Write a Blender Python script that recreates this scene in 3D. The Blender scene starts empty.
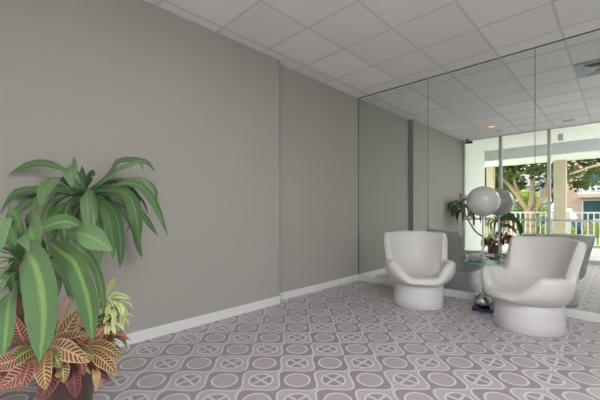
import bpy, bmesh, math, random
from mathutils import Vector, Matrix

S = bpy.context.scene
COL = S.collection
PI = math.pi
R = math.radians

# ------------------------------------------------------------------ camera geometry
F, HOR, EYE, YAW = 326.0, 210.5, 1.14, R(44.47)
CY, SY = math.cos(YAW), math.sin(YAW)

def P(u, v, d):
    """a measured point of the photograph at a judged distance -> its place in the room"""
    dx, dz = (u - 300) / F, (HOR - v) / F
    return Vector(((dx * CY - SY) * d, (dx * SY + CY) * d, EYE + dz * d))

# ------------------------------------------------------------------ helpers
def link(name, bm, mats, parent=None, smooth=False, matrix=None):
    me = bpy.data.meshes.new(name)
    bmesh.ops.recalc_face_normals(bm, faces=bm.faces)
    bm.to_mesh(me); bm.free()
    if smooth:
        for p in me.polygons: p.use_smooth = True
    if not isinstance(mats, (list, tuple)): mats = [mats]
    for m in mats: me.materials.append(m)
    o = bpy.data.objects.new(name, me)
    COL.objects.link(o)
    if matrix is not None: o.matrix_world = matrix
    if parent is not None: o.parent = parent
    return o

def tag(o, label, cat, group=None):
    o['label'] = label; o['category'] = cat
    if group: o['group'] = group
    return o

def struct(o):
    o['kind'] = 'structure'; return o

def thing(name, label, cat, loc=(0, 0, 0), rz=0.0, group=None):
    o = bpy.data.objects.new(name, None); COL.objects.link(o)
    o.empty_display_size = .1
    o.location = loc; o.rotation_euler = (0, 0, rz)
    return tag(o, label, cat, group)

def box(bm, x0, x1, y0, y1, z0, z1, mi=0):
    vs = [bm.verts.new((x, y, z)) for z in (z0, z1) for y in (y0, y1) for x in (x0, x1)]
    for f in ((0, 1, 3, 2), (4, 6, 7, 5), (0, 4, 5, 1), (2, 3, 7, 6), (0, 2, 6, 4), (1, 5, 7, 3)):
        bm.faces.new([vs[i] for i in f]).material_index = mi

def bevel(bm, w, seg=2):
    bmesh.ops.bevel(bm, geom=list(bm.edges), offset=w, segments=seg, affect='EDGES', profile=.6)

def lathe(bm, prof, n=48, c=(0, 0), mi=0):
    rings = []
    for r, z in prof:
        if r < 1e-5: rings.append([bm.verts.new((c[0], c[1], z))])
        else: rings.append([bm.verts.new((c[0] + r * math.cos(2 * PI * i / n), c[1] + r * math.sin(2 * PI * i / n), z)) for i in range(n)])
    for a, b in zip(rings, rings[1:]):
        for i in range(n):
            j = (i + 1) % n
            if len(a) == 1 and len(b) == 1: continue
            if len(a) == 1: f = (a[0], b[i], b[j])
            elif len(b) == 1: f = (a[i], a[j], b[0])
            else: f = (a[i], a[j], b[j], b[i])
            bm.faces.new(f).material_index = mi

def spline(pts, n):
    """Catmull-Rom through pts, n+1 samples"""
    pts = [Vector(p) for p in pts]
    if len(pts) == 2: pts = [pts[0], (pts[0] + pts[1]) / 2, pts[1]]
    q = [2 * pts[0] - pts[1]] + pts + [2 * pts[-1] - pts[-2]]
    out = []
    m = len(pts) - 1
    for k in range(n + 1):
        t = k / n * m; i = min(int(t), m - 1); t -= i
        a, b, c, d = q[i:i + 4]
        out.append(.5 * ((2 * b) + (c - a) * t + (2 * a - 5 * b + 4 * c - d) * t * t + (3 * b - a - 3 * c + d) * t ** 3))
    return out

def tube(bm, pts, rad, n=10, sub=8, cap=True, mi=0):
    pts = spline(pts, sub) if sub else [Vector(p) for p in pts]
    m = len(pts)
    rr = rad if callable(rad) else (lambda t: rad)
    up = Vector((0, 0, 1)); rings = []
    for i, p in enumerate(pts):
        t = (pts[min(i + 1, m - 1)] - pts[max(i - 1, 0)]).normalized()
        s = t.cross(up)
        if s.length < 1e-3: s = t.cross(Vector((1, 0, 0)))
        s.normalize(); w = s.cross(t)
        r = rr(i / (m - 1))
        rings.append([bm.verts.new(p + r * (math.cos(2 * PI * k / n) * s + math.sin(2 * PI * k / n) * w)) for k in range(n)])
    for a, b in zip(rings, rings[1:]):
        for i in range(n):
            bm.faces.new((a[i], a[(i + 1) % n], b[(i + 1) % n], b[i])).material_index = mi
    if cap:
        bm.faces.new(rings[0]).material_index = mi; bm.faces.new(rings[-1][::-1]).material_index = mi

def sstep(a, b, x):
    t = max(0, min(1, (x - a) / (b - a))); return t * t * (3 - 2 * t)

# ------------------------------------------------------------------ materials
def srgb(r, g, b):
    f = lambda c: (c / 255 / 12.92) if c / 255 <= .04045 else ((c / 255 + .055) / 1.055) ** 2.4
    return (f(r), f(g), f(b), 1)

class NT:
    def __init__(self, name):
        self.m = bpy.data.materials.new(name); self.m.use_nodes = True
        self.t = self.m.node_tree; self.t.nodes.clear()
        self.out = self.t.nodes.new('ShaderNodeOutputMaterial')
    def n(self, typ, **kw):
        nd = self.t.nodes.new(typ)
        for k, v in kw.items():
            if k.startswith('i_'):
                key = k[2:]
                key = int(key) if key.isdigit() else key.replace('_', ' ')
                if isinstance(v, bpy.types.NodeSocket): self.t.links.new(v, nd.inputs[key])
                else: nd.inputs[key].default_value = v
            else: setattr(nd, k, v)
        return nd
    def math(self, op, a, b=None, c=None):
        nd = self.t.nodes.new('ShaderNodeMath'); nd.operation = op
        for i, v in enumerate((a, b, c)):
            if v is None: continue
            if isinstance(v, bpy.types.NodeSocket): self.t.links.new(v, nd.inputs[i])
            else: nd.inputs[i].default_value = v
        return nd.outputs[0]
    def mix(self, fac, a, b):
        nd = self.t.nodes.new('ShaderNodeMix'); nd.data_type = 'RGBA'
        for i, v in ((0, fac), (6, a), (7, b)):
            if isinstance(v, bpy.types.NodeSocket): self.t.links.new(v, nd.inputs[i])
            else: nd.inputs[i].default_value = v
        return nd.outputs[2]
    def ramp(self, x, lo, hi):
        nd = self.t.nodes.new('ShaderNodeMapRange'); nd.interpolation_type = 'SMOOTHSTEP'
        self.t.links.new(x, nd.inputs[0]); nd.inputs[1].default_value = lo; nd.inputs[2].default_value = hi
        return nd.outputs[0]
    def noise(self, scale, detail=3, vec=None, rough=.5):
        nd = self.t.nodes.new('ShaderNodeTexNoise'); nd.inputs['Scale'].default_value = scale
        nd.inputs['Detail'].default_value = detail; nd.inputs['Roughness'].default_value = rough
        v = vec if vec is not None else self.pos()
        self.t.links.new(v, nd.inputs['Vector'])
        return nd.outputs['Fac']
    def pos(self):
        return self.t.nodes.new('ShaderNodeNewGeometry').outputs['Position']
    def objpos(self):
        return self.t.nodes.new('ShaderNodeTexCoord').outputs['Object']
    def finish(self, color, rough=.5, metal=0.0, spec=.5, bump=None, bstr=.1, bdist=.002, **kw):
        b = self.t.nodes.new('ShaderNodeBsdfPrincipled')
        for k, v in (('Base Color', color), ('Roughness', rough), ('Metallic', metal), ('Specular IOR Level', spec)):
            if isinstance(v, bpy.types.NodeSocket): self.t.links.new(v, b.inputs[k])
            else: b.inputs[k].default_value = v
        for k, v in kw.items(): b.inputs[k.replace('_', ' ')].default_value = v
        if bump is not None:
            bp = self.t.nodes.new('ShaderNodeBump'); bp.inputs['Strength'].default_value = bstr
            bp.inputs['Distance'].default_value = bdist
            self.t.links.new(bump, bp.inputs['Height']); self.t.links.new(bp.outputs[0], b.inputs['Normal'])
        self.t.links.new(b.outputs[0], self.out.inputs[0])
        return self.m

def plain(name, col, rough=.5, metal=0., spec=.5, nscale=30, amp=.06, bstr=0., bscale=None):
    """a colour with a slight procedural variation"""
    t = NT(name)
    f = t.noise(nscale, 3, t.objpos())
    d = tuple(c * (1 - amp) for c in col[:3]) + (1,); l = tuple(min(1, c * (1 + amp)) for c in col[:3]) + (1,)
    c = t.mix(f, d, l)
    b = t.noise(bscale or nscale * 4, 2, t.objpos()) if bstr else None
    return t.finish(c, rough, metal, spec, b, bstr)

M = {}
M['wall'] = plain('wall_paint', srgb(166, 162, 156), .7, spec=.25, nscale=2, amp=.015, bstr=.06, bscale=220)
M['guard'] = plain('corner_guard_vinyl', srgb(170, 167, 161), .5, amp=.01)
M['white_trim'] = plain('white_trim_paint', srgb(222, 222, 222), .45, amp=.02)
M['tbar'] = plain('ceiling_grid_metal', srgb(206, 203, 203), .6, amp=.02)
M['chrome'] = plain('chrome', (.58, .58, .6, 1), .2, 1., amp=.02)
M['alu'] = plain('brushed_aluminium', srgb(196, 197, 196), .4, .05, amp=.04)
M['dark_metal'] = plain('dark_channel_metal', srgb(96, 102, 98), .45, .5)
M['chair'] = plain('white_moulded_vinyl', srgb(205, 203, 202), .42, spec=.4, nscale=6, amp=.02)
M['chair_base'] = plain('white_lacquered_drum', srgb(207, 206, 207), .42, spec=.4, nscale=6, amp=.02)
M['navy'] = plain('navy_lacquer', srgb(24, 32, 84), .3)
M['globe'] = plain('opal_glass_globe', srgb(180, 179, 178), .22, spec=.5, amp=.01)
M['black'] = plain('black_plastic', srgb(30, 30, 32), .4)
M['white'] = plain('white_enamel', srgb(225, 225, 225), .4, amp=.02)
M['roof'] = plain('grey_roof_shingle', srgb(120, 112, 116), .9, nscale=8, amp=.15)
M['soffit'] = plain('white_stucco_soffit', srgb(238, 238, 236), .8, amp=.03, bstr=.1)
M['beam'] = plain('grey_beam', srgb(206, 209, 211), .8, amp=.03)  # light grey, a tone darker than the soffit
M['extwall'] = plain('white_exterior_wall', srgb(232, 232, 228), .8, nscale=4, amp=.03)
M['tan'] = plain('tan_stucco', srgb(194, 180, 156), .85, nscale=7, amp=.14, bstr=.2)
M['deck'] = plain('walkway_concrete', srgb(214, 210, 206), .7, nscale=3, amp=.08)
M['paving'] = plain('asphalt_paving', srgb(146, 132, 124), .9, nscale=2, amp=.14)
M['pot'] = plain('brown_glazed_pot', srgb(92, 72, 65), .35, nscale=12, amp=.2)
M['soil'] = plain('dark_soil', srgb(54, 40, 30), .95, nscale=60, amp=.4, bstr=.5)
M['pink'] = plain('pink_beige_stucco', srgb(202, 172, 154), .9, nscale=4, amp=.06)
M['blue_house'] = plain('pale_blue_stucco', srgb(160, 162, 186), .9, nscale=4, amp=.06)
M['teal_glass'] = plain('teal_window_glass', srgb(58, 96, 102), .15, nscale=1.5, amp=.3)
M['car_white'] = plain('white_car_paint', srgb(190, 190, 190), .25, amp=.02)
M['car_blue'] = plain('dark_blue_car_paint', srgb(60, 72, 98), .25, amp=.02)
M['car_glass'] = plain('tinted_car_glass', srgb(34, 44, 52), .1, amp=.05)
M['tyre'] = plain('tyre_rubber', srgb(32, 32, 33), .8)
M['lens_red'] = plain('red_lens', srgb(180, 40, 34), .3)
M['diffuser'] = plain('blue_grey_metal_diffuser', srgb(176, 184, 192), .5, amp=.02)
M['duct'] = plain('beige_duct_lining', srgb(178, 176, 172), .7)

# --- ceiling tiles: off-white mineral fibre with tile to tile variation
t = NT('ceiling_tile')
wn = t.n('ShaderNodeTexWhiteNoise', noise_dimensions='2D')
sc = t.n('ShaderNodeVectorMath', operation='MULTIPLY_ADD', i_0=t.pos()); sc.inputs[1].default_value = (1 / .608, 1 / .608, 0); sc.inputs[2].default_value = (1.647 / .608 + 20, -3.022 / .608 + 20, 0)
fl = t.n('ShaderNodeVectorMath', operation='FLOOR', i_0=sc.outputs[0]); t.t.links.new(fl.outputs[0], wn.inputs['Vector'])
c = t.mix(wn.outputs[0], srgb(226, 223, 226), srgb(236, 233, 236))
fn = t.noise(140, 3)
M['ceiling'] = t.finish(t.mix(t.math('MULTIPLY', fn, .12), c, srgb(170, 168, 168)), .8, spec=.2, bump=fn, bstr=.15)

# --- floor: retro mauve-grey patterned tile, 34.5 cm
t = NT('patterned_floor_tile')
PT = .3455
sep = t.n('ShaderNodeSeparateXYZ', i_0=t.pos())
wob = t.noise(5, 2)
def cell(s, o):
    f = t.math('FRACT', t.math('MULTIPLY_ADD', s, 1 / PT, -o / PT + .5 + 40))
    return t.math('ABSOLUTE', t.math('SUBTRACT', f, .5))
u = cell(sep.outputs[0], -1.5505); v = cell(sep.outputs[1], 1.899)
a = t.math('SUBTRACT', .5, u); b = t.math('SUBTRACT', .5, v)
hyp = lambda p, q: t.math('SQRT', t.math('ADD', t.math('MULTIPLY', p, p), t.math('MULTIPLY', q, q)))
rc = hyp(u, v); dc = hyp(a, b)
ph = t.math('MULTIPLY', v, 2 * PI)                         # wavy dark stripes run along the room
slope = t.math('MULTIPLY', t.math('SINE', ph), .205 * 2 * PI)
d = t.math('SUBTRACT', u, t.math('MULTIPLY_ADD', t.math('COSINE', ph), .205, .262))
d = t.math('DIVIDE', d, t.math('SQRT', t.math('MULTIPLY_ADD', slope, slope, 1)))
def below(x, e, w=.006): return t.math('SUBTRACT', 1, t.ramp(x, e - w, e + w))
DARK, MID, BAND, LIGHT, PETAL = srgb(145, 135, 140), srgb(170, 161, 164), srgb(177, 170, 174), srgb(210, 205, 209), srgb(146, 137, 142)
col = t.mix(below(d, 0), BAND, DARK)                      # band around the corner motif
col = t.mix(below(t.math('ABSOLUTE', d), .02), col, LIGHT)  # flowing line
col = t.mix(below(rc, .26), col, LIGHT)                  # ring of the big medallion
col = t.mix(below(rc, .22), col, MID)
col = t.mix(below(dc, .252), col, LIGHT)                  # ring of the corner rosette
col = t.mix(below(dc, .21), col, PETAL)
cross = t.math('MINIMUM', a, b)
petal = t.math('MULTIPLY', below(cross, .026), below(dc, .225))
col = t.mix(petal, col, LIGHT)
col = t.mix(below(cross, .0065, .003), col, srgb(216, 210, 210))      # joint
col = t.mix(below(cross, .0025, .0015), col, srgb(134, 126, 126))
mott = t.noise(38, 4)
col = t.mix(t.math('MULTIPLY', mott, .12), col, srgb(160, 148, 148))
joint = t.math('SUBTRACT', 1, below(cross, .006, .004))
M['floor'] = t.finish(col, t.math('MULTIPLY_ADD', mott, .1, .25), spec=.55, bump=joint, bstr=.3)

# --- mirror: silvered glass with a green-grey cast
t = NT('mirror_glass')
g = t.n('ShaderNodeBsdfGlossy'); g.inputs['Roughness'].default_value = 0.0
g.inputs['Color'].default_value = (.845, .885, .862, 1)
t.t.links.new(g.outputs[0], t.out.inputs[0]); M['mirror'] = t.m

def thin_glass(name, tint, rough=.0, refl=1.0):
    t = NT(name)
    tr = t.n('ShaderNodeBsdfTransparent'); tr.inputs[0].default_value = tint
    gl = t.n('ShaderNodeBsdfGlossy'); gl.inputs['Roughness'].default_value = rough
    fr = t.n('ShaderNodeFresnel'); fr.inputs[0].default_value = 1.45
    mx = t.n('ShaderNodeMixShader')
    t.t.links.new(t.math('MULTIPLY', fr.outputs[0], refl), mx.inputs[0]); t.t.links.new(tr.outputs[0], mx.inputs[1]); t.t.links.new(gl.outputs[0], mx.inputs[2])
    t.t.links.new(mx.outputs[0], t.out.inputs[0]); return t.m
M['pane'] = thin_glass('clear_window_glass', (.93, .95, .94, 1), 0, .7)
M['table_glass'] = thin_glass('clear_table_glass', (.95, .985, .975, 1), 0, .6)
M['glass_edge'] = plain('aqua_glass_edge', srgb(70, 176, 160), .15, amp=.1)

t = NT('lit_downlight_lens')
e = t.n('ShaderNodeEmission'); e.inputs[0].default_value = (1, .5, .2, 1); e.inputs[1].default_value = 1.1
t.t.links.new(e.outputs[0], t.out.inputs[0]); M['lamp_on'] = t.m

def leaf_mat(name, dark, light, stripe, sw, veins=True):
    """strap leaf: u (0..1 across), v along; pale band down the middle"""
    t = NT(name)
    uv = t.n('ShaderNodeUVMap'); uv.uv_map = 'UVMap'
    s = t.n('ShaderNodeSeparateXYZ', i_0=uv.outputs[0])
    at = t.n('ShaderNodeAttribute'); at.attribute_name = 'lc'
    av = t.n('ShaderNodeSeparateColor', i_0=at.outputs[0])
    ax = t.math('ABSOLUTE', t.math('SUBTRACT', s.outputs[0], .5))
    n1 = t.noise(9, 3)
    base = t.mix(t.math('ADD', t.math('MULTIPLY', av.outputs[0], .75), t.math('MULTIPLY', n1, .25)), dark, light)
    fine = t.math('SINE', t.math('MULTIPLY', s.outputs[0], 60))
    wid = t.math('MULTIPLY_ADD', av.outputs[1], sw, .02)
    m = below2(t, ax, wid, .06)
    base = t.mix(t.math('MULTIPLY', m, t.math('MULTIPLY_ADD', fine, .1, .5)), base, stripe)
    base = t.mix(t.math('MULTIPLY', below2(t, ax, .016, .012), .3), base, stripe)
    return t.finish(base, .38, spec=.45, bump=fine, bstr=.08, Subsurface_Weight=0.0)
def below2(t, x, e, w):
    nd = t.t.nodes.new('ShaderNodeMapRange'); nd.interpolation_type = 'SMOOTHSTEP'
    t.t.links.new(x, nd.inputs[0])
    nd.inputs[3].default_value = 1; nd.inputs[4].default_value = 0
    for i, k in ((1, -w), (2, w)):
        if isinstance(e, bpy.types.NodeSocket): t.t.links.new(t.math('ADD', e, k), nd.inputs[i])
        else: nd.inputs[i].default_value = e + k
    return nd.outputs[0]
M['corn_leaf'] = leaf_mat('corn_plant_leaf', srgb(54, 88, 46), srgb(116, 148, 104), srgb(150, 178, 104), .10)
M['lime_leaf'] = leaf_mat('variegated_leaf', srgb(190, 202, 124), srgb(216, 222, 168), srgb(72, 120, 56), .16)
M['tuft_leaf'] = leaf_mat('narrow_green_leaf', srgb(56, 104, 52), srgb(112, 156, 96), srgb(150, 180, 110), .06)

t = NT('croton_leaf')
uv = t.n('ShaderNodeUVMap'); uv.uv_map = 'UVMap'
s = t.n('ShaderNodeSeparateXYZ', i_0=uv.outputs[0])
at = t.n('ShaderNodeAttribute'); at.attribute_name = 'lc'
av = t.n('ShaderNodeSeparateColor', i_0=at.outputs[0])
ax = t.math('ABSOLUTE', t.math('SUBTRACT', s.outputs[0], .5))
nz = t.noise(22, 3)
ph = t.math('FRACT', t.math('ADD', t.math('MULTIPLY_ADD', ax, -3.2, t.math('MULTIPLY', s.outputs[1], 11.5)), t.math('MULTIPLY', nz, .25)))
vd = t.math('ABSOLUTE', t.math('SUBTRACT', ph, .5))
vein = below2(t, vd, t.math('MULTIPLY_ADD', av.outputs[1], .12, .09), .06)
mid = below2(t, ax, .045, .02)
edge = t.math('SUBTRACT', 1, below2(t, ax, .44, .03))
vein = t.math('MAXIMUM', t.math('MAXIMUM', vein, mid), edge)
# r of lc walks green -> tan -> maroon for the blade, yellow -> salmon -> crimson for the veins
def walk(x, cols):
    nd = t.t.nodes.new('ShaderNodeValToRGB'); t.t.links.new(x, nd.inputs[0]); cr = nd.color_ramp
    cr.elements[0].position, cr.elements[0].color = 0, cols[0]; cr.elements[1].position, cr.elements[1].color = 1, cols[-1]
    for i, c in enumerate(cols[1:-1], 1): cr.elements.new(i / (len(cols) - 1)).color = c
    return nd.outputs[0]
blade = walk(av.outputs[0], [srgb(46, 76, 36), srgb(62, 78, 40), srgb(84, 80, 50), srgb(74, 52, 50), srgb(50, 32, 42)])
vc = walk(av.outputs[0], [srgb(180, 184, 104), srgb(218, 172, 126), srgb(222, 154, 138), srgb(206, 122, 120), srgb(150, 56, 76)])
colr = t.mix(vein, blade, vc)
colr = t.mix(t.math('MULTIPLY', nz, .2), colr, srgb(160, 130, 108))
M['croton'] = t.finish(colr, .4, spec=.4)
M['dry_leaf'] = plain('dry_tan_leaf', srgb(186, 152, 112), .7, nscale=30, amp=.25)

# bark
def bark(name, c1, c2, sc):
    t = NT(name)
    w = t.n('ShaderNodeTexWave', wave_type='BANDS', bands_direction='Z'); w.inputs['Scale'].default_value = sc; w.inputs['Distortion'].default_value = 4
    t.t.links.new(t.pos(), w.inputs['Vector'])
    n = t.noise(sc * 2, 4)
    f = t.math('ADD', t.math('MULTIPLY', w.outputs['Fac'], .3), t.math('MULTIPLY', n, .7))
    return t.finish(t.mix(f, c1, c2), .85, spec=.2, bump=f, bstr=.3, bdist=.004)
M['cane'] = bark('tan_cane_bark', srgb(150, 122, 100), srgb(196, 172, 150), 20)
M['shaggy'] = bark('brown_shaggy_stem', srgb(84, 62, 50), srgb(150, 118, 96), 30)
M['trunk'] = bark('orange_brown_bark', srgb(140, 112, 90), srgb(206, 178, 150), 3)

def tree_leaf(name, c1, c2):
    t = NT(name)
    at = t.n('ShaderNodeAttribute'); at.attribute_name = 'lc'
    av = t.n('ShaderNodeSeparateColor', i_0=at.outputs[0])
    col = t.mix(av.outputs[0], c1, c2)
    b = t.n('ShaderNodeBsdfDiffuse'); t.t.links.new(col, b.inputs[0])
    tl = t.n('ShaderNodeBsdfTranslucent'); t.t.links.new(col, tl.inputs[0])
    mx = t.n('ShaderNodeMixShader'); mx.inputs[0].default_value = .45
    t.t.links.new(b.outputs[0], mx.inputs[1]); t.t.links.new(tl.outputs[0], mx.inputs[2])
    t.t.links.new(mx.outputs[0], t.out.inputs[0]); return t.m
M['tree_leaf'] = tree_leaf('tree_leaf', srgb(54, 68, 46), srgb(124, 138, 84))
M['bush_leaf'] = tree_leaf('bush_leaf', srgb(80, 110, 48), srgb(190, 206, 96))
M['flower_leaf'] = tree_leaf('flowering_bush_leaf', srgb(80, 100, 60), srgb(226, 130, 116))
M['grass'] = plain('lawn_green', srgb(122, 148, 80), .95, nscale=4, amp=.2)

# ------------------------------------------------------------------ room shell
CH = 2.99            # ceiling
MY = 4.50            # face of the mirrors
XW, XP, YP = -3.075, -2.99, 2.685    # recessed wall, protruding wall, step between them
XR = 2.9             # right side of the room
YG = -.25            # glass front
bm = bmesh.new(); box(bm, XW - .2, XR + .2, YG - .04, MY + .2, -.1, 0)
struct(link('floor', bm, M['floor']))

bm = bmesh.new()
foot = [(XW - .25, YG + .03), (XP, YG + .03), (XP, YP), (XW, YP), (XW, MY + .02), (XW - .25, MY + .02)]
lo = [bm.verts.new((x, y, 0)) for x, y in foot]; hi = [bm.verts.new((x, y, CH + .02)) for x, y in foot]
bm.faces.new(lo); bm.faces.new(hi)
for i in range(6): bm.faces.new((lo[i], lo[(i + 1) % 6], hi[(i + 1) % 6], hi[i]))
struct(link('wall_left', bm, M['wall']))

bm = bmesh.new()                                   # corner guard on the edge of the step
box(bm, XP - .002, XP + .004, YP - .042, YP + .004, .092, CH - .004); box(bm, XW, XP + .004, YP - .002, YP + .004, .092, CH - .004)
struct(link('trim_2', bm, M['guard']))
bm = bmesh.new(); box(bm, XW - .25, XR + .25, MY + .012, MY + .25, 0, CH + .02)
struct(link('wall_back', bm, M['wall']))

# ceiling: plane of tiles with the T-bar grid as its child
bm = bmesh.new(); box(bm, XW - .25, XR + .25, YG - .04, MY + .25, CH, CH + .12)
ceil = struct(link('ceiling', bm, M['ceiling']))
bm = bmesh.new()
GX, GY, GP = -1.647, 3.022, .608
k = -3
while GX + k * GP < XR:
    x = GX + k * GP
    if x > XW: box(bm, x - .012, x + .012, YG, MY, CH - .004, CH + .001)
    k += 1
k = -6
while GY + k * GP < MY:
    y = GY + k * GP
    if y > YG: box(bm, XW, XR, y - .0105, y + .0105, CH - .0034, CH + .001)
    k += 1
o = struct(link('ceiling_grid', bm, M['tbar'])); o.parent = ceil

# baseboards
bm = bmesh.new()
box(bm, XP, XP + .015, YG + .03, YP + .015, 0, .092); box(bm, XW, XP + .015, YP, YP + .015, 0, .092)
box(bm, XW, XW + .015, YP + .015, MY, 0, .092)
struct(link('baseboard_left', bm, M['white_trim']))
bm = bmesh.new(); box(bm, XW + .015, XR, MY - .028, MY + .012, 0, .088)
bevel(bm, .004, 1)
struct(link('baseboard_back', bm, M['white_trim']))

# mirrors: three tall sheets side by side, thin dark joints between them
seams = [XW + .006, -1.913, -.687, .54, 1.767, XR]
labels = ['tall mirror sheet in the corner beside the grey wall, behind the first white chair',
          'tall mirror sheet behind the globe lamp, between the two dark seams',
          'tall mirror sheet behind the right hand white tub chair, reaching the picture edge',
          'tall mirror sheet further along the mirrored wall, beyond the second white chair',
          'last mirror sheet at the far end of the mirrored wall']
for i in range(5):
    bm = bmesh.new(); box(bm, seams[i] + .003, seams[i + 1] - .003, MY, MY + .008, .088, CH - .012)
    o = tag(link('wall_mirror', bm, M['mirror']), labels[i], 'mirror', 'mirror sheets covering the back wall')
bm = bmesh.new()
box(bm, XW, XR, MY - .004, MY + .012, CH - .012, CH)
for x in seams[1:-1]: box(bm, x - .0028, x + .0028, MY + .001, MY + .009, .088, CH - .012)
box(bm, XW, XW + .007, MY - .002, MY + .012, .088, CH - .012)
struct(link('trim_1', bm, M['dark_metal']))

# glass front behind the camera and an added glass side, one window per bay
def bay(n, p0, p1, first=False):
    """storefront bay from p0 to p1 (on the ground); mullion at its far end"""
    d = Vector((p1[0] - p0[0], p1[1] - p0[1], 0)); L = d.length
    mt = Matrix.Translation((p0[0], p0[1], 0)) @ Matrix.Rotation(math.atan2(d.y, d.x), 4, 'Z')
    bm = bmesh.new()
    if first: box(bm, 0, .05, -.05, .02, 0, CH)
    box(bm, L - .03, L + .03, -.05, .05, 0, CH)
    x0 = .05 if first else .03
    box(bm, x0, L - .03, -.04, .04, 0, .09); box(bm, x0, L - .03, -.04, .04, CH - .015, CH)
    box(bm, x0, L - .03, -.03, .03, .9, .94)
    w = struct(link('window_%d' % n, bm, M['alu'], matrix=mt))
    bm = bmesh.new()
    box(bm, x0 - .005, L - .025, -.003, .003, .085, .9); box(bm, x0 - .005, L - .025, -.003, .003, .94, CH - .045)
    p = link('window_pane', bm, M['pane']); p.parent = w; p['kind'] = 'structure'
xs = [XP, -2.11, -1.15, -.19, .78, 1.78, XR]
for i in range(6): bay(i + 1, (xs[i], YG), (xs[i + 1], YG), i == 0)
bay(7, (XR, YG + .05), (XR, 1.3))  # unseen side bay, added to let more sky light in
bm = bmesh.new(); box(bm, XR - .03, XR + .2, 1.33, MY + .012, 0, CH + .02); struct(link('wall_right', bm, M['wall']))

# ------------------------------------------------------------------ ceiling fittings
def downlight(x, y, lens, label):
    o = thing('recessed_downlight', label, 'ceiling light', (x, y, CH), 0, 'recessed ceiling downlights')
    bm = bmesh.new(); lathe(bm, [(.095, 0), (.095, -.006), (.07, -.009), (.066, -.004), (.066, 0)], 32)
    link('trim_ring', bm, M['alu'] if lens != 'lamp_on' else M['white'], o, True)
    bm = bmesh.new(); lathe(bm, [(.066, -.002), (0, -.001)], 32)
    link('lens', bm, M[lens], o)
downlight(-2.02, .92, 'lamp_on', 'small glowing orange downlight in the ceiling, the only lit one')
downlight(-2.01, .34, 'alu', 'unlit grey downlight in the ceiling next to the glowing one')
downlight(-.755, .35, 'alu', 'unlit grey downlight in the ceiling by the second window mullion')

t = NT('fill_panel_glow')  # fill light panels out of view, added to brighten the room
e = t.n('ShaderNodeEmission'); e.inputs[0].default_value = (1, .98, .975, 1); e.inputs[1].default_value = 20.0
t.t.links.new(e.outputs[0], t.out.inputs[0]); M['fill_on'] = t.m
for x, y, lb in ((.177, -.018, 'long unseen fill light panel added in the ceiling just inside the glass front'), (1.393, -.018, 'long unseen fill light panel added in the ceiling nearer the added side window')):
    o = thing('fill_light_panel', lb, 'ceiling light', (x + .304, y + .608, CH), 0, 'added fill light panels in the ceiling')
    bm = bmesh.new(); box(bm, -.29, .29, -.59, -.565, -.03, 0); box(bm, -.29, .29, .565, .59, -.03, 0); box(bm, -.29, -.265, -.565, .565, -.03, 0); box(bm, .265, .29, -.565, .565, -.03, 0)
    link('frame', bm, M['white'], o)
    bm = bmesh.new(); box(bm, -.265, .265, -.565, .565, -.02, -.002); link('diffuser', bm, M['fill_on'], o)

# square air diffuser in place of one tile
o = thing('air_diffuser', 'square blue-grey air diffuser set in the ceiling grid above the mirror top', 'air vent', (-.434 + .304, GY + .304, CH))
bm = bmesh.new()
def frame(bm, r0, z0, r1, z1):
    a = [bm.verts.new((x * r0, y * r0, z0)) for x, y in ((-1, -1), (1, -1), (1, 1), (-1, 1))]
    b = [bm.verts.new((x * r1, y * r1, z1)) for x, y in ((-1, -1), (1, -1), (1, 1), (-1, 1))]
    for i in range(4): bm.faces.new((a[i], a[(i + 1) % 4], b[(i + 1) % 4], b[i]))
frame(bm, .29, -.012, .2, -.012); frame(bm, .29, -.012, .29, 0); frame(bm, .2, -.012, .2, -.002)
link('face_plate', bm, M['diffuser'], o)
bm = bmesh.new(); frame(bm, .198, -.03, .15, -.006); frame(bm, .14, -.036, .1, -.008)
link('louver', bm, M['diffuser'], o)
bm = bmesh.new(); box(bm, -.197, .197, -.197, .197, -.004, -.001); link('duct_opening', bm, M['duct'], o)

# security camera hanging from the ceiling by the glass front
o = thing('security_camera', 'small black security camera under the ceiling by the glass front', 'camera', (-2.84, -.1, CH))
bm = bmesh.new(); lathe(bm, [(0, 0), (.035, 0), (.035, -.012), (.012, -.018), (.012, -.07), (0, -.07)], 20); link('mount', bm, M['black'], o, True)
bm = bmesh.new(); tube(bm, [(-.03, -.02, -.08), (.05, .02, -.085), (.13, .05, -.1)], .032, 14, 4); link('housing', bm, M['black'], o, True)
bm = bmesh.new(); tube(bm, [(.13, .05, -.1), (.14, .054, -.102)], .024, 14, 0); link('lens', bm, M['car_glass'], o, True)

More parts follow.
